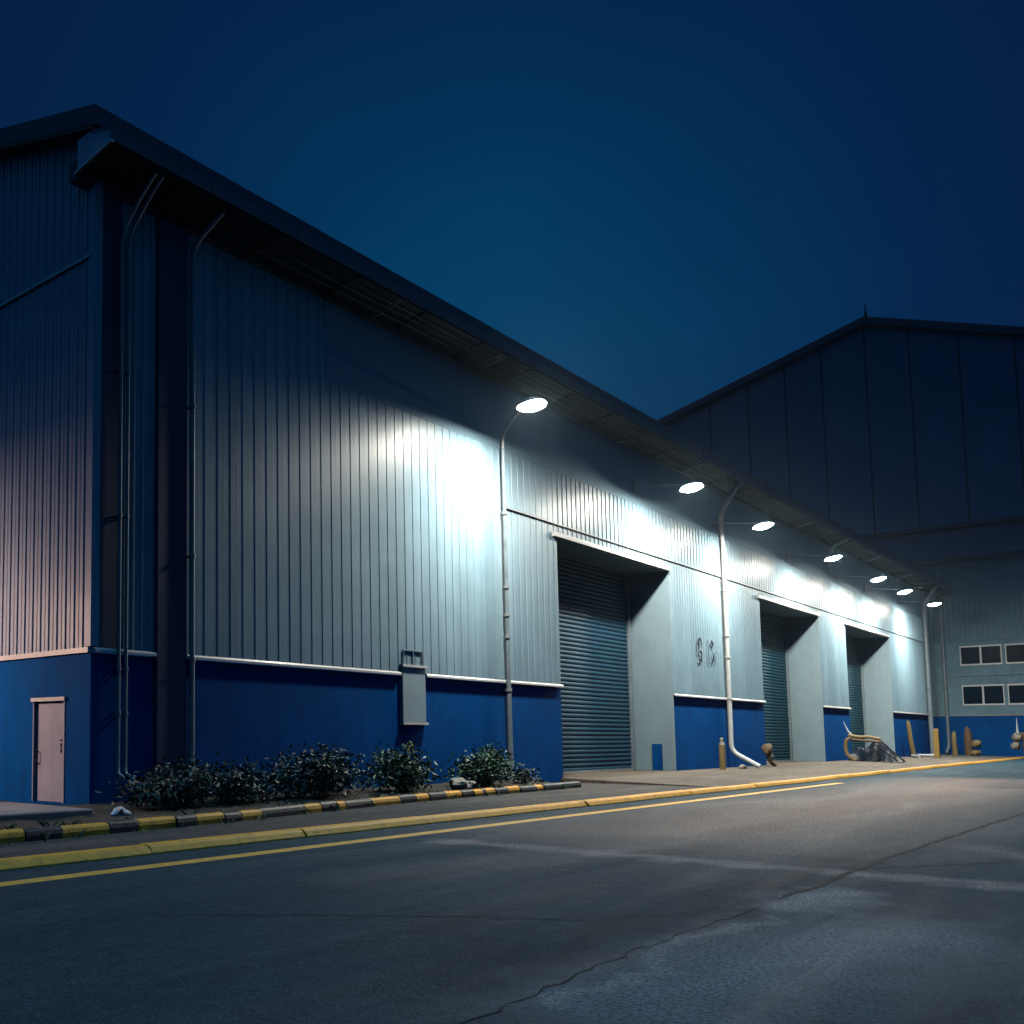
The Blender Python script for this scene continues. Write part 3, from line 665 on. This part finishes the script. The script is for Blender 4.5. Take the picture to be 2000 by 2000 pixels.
b = MB(); b.tube([(.25,-.1,0),(0,0,1.2),(-.25,.05,2.45),(-.3,.05,2.6)], [.15,.14,.12,.04], 10); b.build('timber', M['wood'], t, smooth=True)
b = MB(); blob(b, (.3,-.15,.08), .35, 4, (1.4,1,.4)); b.build('footing', M['sheet'], t, smooth=True)
t = thing('bollard', 'square faded yellow post standing nearest the kerb at the far end', 'bollard', (72.6,-2.0,ap_z(-2.0)-.02))
b = MB(); b.box(-.16,.16,-.16,.16,0,1.98); b.build('post', M['post_yellow'], t, bevel=.04)
b = MB(); b.box(-.13,.13,-.13,.13,1.98,2.05); b.build('cap', M['wood'], t, bevel=.02)
t = thing('stump', 'short pale brown stump leaning on the hall downpipe', 'stump', (84.6,-1.2,ap_z(-1.2)-.02))
b = MB(); b.tube([(0,0,0),(.05,0,.6),(-.1,0,1.2),(.0,0,1.75),(.02,0,1.9)], [.20,.17,.18,.15,.06], 10); b.build('trunk', M['wood'], t, smooth=True)
t = thing('stump', 'tall pointed brown stump with a knotty side in front of the hall', 'stump', (84.8,-2.05,ap_z(-2.05)-.02))
b = MB(); b.tube([(0,0,0),(.0,0,.6),(.05,0,1.4),(.0,.0,2.0),(.0,.05,2.35)], [.24,.27,.28,.2,.04], 12); b.build('trunk', M['rust'], t, smooth=True)
b = MB(); blob(b, (-.1,-.52,.95), .3, 9); blob(b, (-.1,-.45,.25), .3, 19, (1,1,.7)); b.build('knot', M['wood'], t, smooth=True)
t = thing('valve_stand', 'rusty valve stand with a thin upright spike at the picture edge', 'valve', (84.6,-5.35,ap_z(-4.8)-.02))
b = MB(); b.tube([(0,-.3,0),(0,-.3,1.7)], .25, 12); b.tube([(0,.3,1.65),(0,-.3,1.7),(0,-1.2,1.72)], .2, 10); b.build('pipe', M['rust'], t, smooth=True)
b = MB(); blob(b, (0,.25,1.5), .34, 21); blob(b, (-.1,.35,.85), .3, 22); b.build('valve_body', M['stone'], t, smooth=True)
b = MB(); b.tube([(0,.2,1.75),(0,.22,2.2),(0,.22,3.0)], [.12,.06,.01], 8); b.build('spike', M['white_pipe'], t, smooth=True)
for i, (x, y, lab) in enumerate([(71.5,-1.0,'white pipe offcut lying by the leaning timber post'),(75.4,-.7,'white pipe offcut lying behind the yellow post')]):
    b = MB(); b.tube([(-.9,0,.1),(.9,.1,.1)], .09, 8); o = b.build('pipe_offcut', M['white_pipe'], smooth=True); o.location = (x,y,ap_z(y)); o.rotation_euler = (0,0,rad(20+50*i)); tag(o, lab, 'pipe')
# litter and stones in the bed
b = MB(); blob(b, (0,0,.06), .12, 31, (1.5,.9,.7), 12, 0, .55); o = b.build('plastic_bag', M['bag']); o.location = (-.75,-1.9,.20); o.rotation_euler = (0,0,rad(30)); tag(o, 'crumpled white plastic bag on the soil by the building corner', 'plastic bag')
for (x, y, r, sd, lab) in [(10.9,-1.7,.24,41,'larger pale rubble stone behind the striped kerb'),(11.5,-1.65,.16,42,'smaller pale rubble stone between the kerb and the last shrub')]:
    b = MB(); blob(b, (0,0,r*.5), r, sd, (1.3,.9,.7), 8, 0, .4); o = b.build('stone', M['stone']); o.location = (x,y,.24); tag(o, lab, 'stone')

# ------------------------------------------------------------------ shrubs
def shrub(name, label, x, y, w, h, n, seed, m, sprig=False, dp=.55):
    rr = random.Random(seed); t = thing(name, label, 'shrub', (x,y,.22), 0, 'shrubs in the bed along the blue wall')
    st = MB(); lf = MB(); tips = []
    for k in range(26):
        a = rr.uniform(0, 6.283); sx = math.cos(a)*w*.5*rr.uniform(.1,1); sy = math.sin(a)*dp*rr.uniform(.1,1)
        hh = h*rr.uniform(.45,1.0)*(1-.5*(abs(sx)/(w*.5))**2)
        p0 = Vector((sx*.3, sy*.3, 0)); p2 = Vector((sx, sy, hh)); p1 = (p0+p2)/2+Vector((rr.uniform(-.1,.1), rr.uniform(-.1,.1), .08))
        st.tube([p0, p1, p2], [.012,.009,.004], 5); tips.append((p0, p1, p2))
    for i in range(n):
        p0, p1, p2 = rr.choice(tips); u = rr.uniform(.12,1)**.75
        p = (p0*(1-u)+p1*u)*(1-u)+(p1*(1-u)+p2*u)*u
        g = .06+.17*(1-abs(u-.6))
        p = p+Vector((rr.gauss(0,g), rr.gauss(0,g), rr.gauss(0,g*.6)))
        if p.z < .0: p.z = rr.uniform(0,.08)
        d = Vector((rr.gauss(0,1), rr.gauss(0,1), rr.gauss(.35,.7))).normalized(); s = d.cross(Vector((rr.gauss(0,1),rr.gauss(0,1),rr.gauss(0,1)))).normalized()
        ln = rr.uniform(.04,.10); wd = ln*.45; bend = d.cross(s)*ln*.18
        b0 = p; tip = p+d*ln*2
        lf.quad([b0, p+d*ln+s*wd+bend, tip, p+d*ln-s*wd+bend])
    st.build('stem', M['bark'], t); lf.build('foliage', m, t)
    if sprig:
        sp = MB(); c0 = Vector((.35,-.1,h*.75)); c1 = Vector((.12,-.1,h*1.12))
        for i in range(90):
            u = rr.random(); p = c0.lerp(c1, u**.5)+Vector((rr.gauss(0,.05), rr.gauss(0,.05), rr.gauss(0,.05)))
            d = Vector((rr.gauss(0,1), rr.gauss(0,1), rr.gauss(.6,.7))).normalized(); s = d.cross(Vector((rr.gauss(0,1),rr.gauss(0,1),1))).normalized(); ln = rr.uniform(.03,.06)
            sp.quad([p, p+d*ln+s*ln*.5, p+d*ln*2, p+d*ln-s*ln*.5])
        sp.build('young_shoot', M['leaf_yellow'], t)
shrub('shrub', 'low sparse dark shrub at the foot of the twin downpipes', .35,-1.35,1.2,.72,500,51,M['leaf'],dp=.7)
shrub('shrub', 'dense dark shrub just right of the twin downpipes', 1.35,-1.25,1.9,.90,1600,52,M['leaf'],dp=.8)
shrub('shrub', 'wide low dark shrub under the second downpipe', 2.9,-1.3,2.4,.78,1400,53,M['leaf'],dp=.8)
shrub('shrub', 'widest dark shrub with two peaks, in the middle of the bed', 5.6,-1.2,3.6,1.08,2700,54,M['leaf'],dp=.8)
shrub('shrub', 'shrub with a yellow-green young shoot, below the hatch', 9.2,-1.15,3.1,1.08,1800,55,M['leaf_green'],True,dp=.7)
shrub('shrub', 'rounded green shrub at the foot of the lamp post', 13.3,-1.1,3.0,1.12,2200,56,M['leaf_green'],dp=.7)
shrub('shrub', 'small tuft of leaves at the right end of the bed', 15.6,-1.05,1.3,.42,260,57,M['leaf'])
m = bpy.data.materials.new('night_air'); m.use_nodes = True; nt = m.node_tree; nt.nodes.remove(nt.nodes['Principled BSDF'])
v = nt.nodes.new('ShaderNodeVolumePrincipled'); v.inputs['Color'].default_value = (.55,.8,1,1); v.inputs['Density'].default_value = .00017; v.inputs['Anisotropy'].default_value = .88
nt.links.new(v.outputs[0], nt.nodes['Material Output'].inputs['Volume'])
b = MB(); b.box(-30,140,-45,60,-1.02,46); o = b.build('haze', m); o['kind'] = 'stuff'
b = MB(); rr = random.Random(77)
for k in range(46):
    x = rr.uniform(-6, 17); y = kerb_y(x)+(.13+abs(rr.gauss(0,.25)) if rr.random() < .7 else -.13-abs(rr.gauss(0,.1))); z = .16 if y > kerb_y(x) else .07
    for i in range(rr.randint(5, 16)):
        a = rr.uniform(0, 6.283); l = rr.uniform(.05,.20); px, py = x+rr.gauss(0,.06), y+rr.gauss(0,.05)
        d = Vector((math.cos(a)*.6, math.sin(a)*.6, 1)).normalized(); sd = Vector((-math.sin(a), math.cos(a), 0)); p = Vector((px,py,z))
        b.quad([p-sd*.006, p+sd*.006, p+d*l*.6+sd*.005, p+d*l+Vector((math.cos(a),math.sin(a),-.2))*l*.3])
for k in range(240):
    x = rr.uniform(-4, 18); y = kerb_y(x)+rr.gauss(.3,.45); z = (.078 if y < kerb_y(x)-.12 else .27 if y < kerb_y(x)+.12 else .21)
    a = rr.uniform(0, 6.283); l = rr.uniform(.02,.05); u = Vector((math.cos(a), math.sin(a), rr.uniform(-.3,.5))); w = Vector((-math.sin(a), math.cos(a), rr.uniform(-.3,.3))); p = Vector((x,y,z+.012))
    b.quad([p-u*l, p+w*l*.45, p+u*l, p-w*l*.45], 1)
o = b.build('weeds', [M['leaf_green'], M['leaf_yellow']]); o['kind'] = 'stuff'; o['label'] = 'weeds and fallen leaves along the striped kerb'

# ------------------------------------------------------------------ moonless night render settings
S.view_settings.view_transform = 'Standard'; S.view_settings.look = 'None'
S.view_settings.exposure = 0; S.view_settings.gamma = 1
S.cycles.sample_clamp_indirect = 4
S.cycles.max_bounces = 6; S.cycles.diffuse_bounces = 0
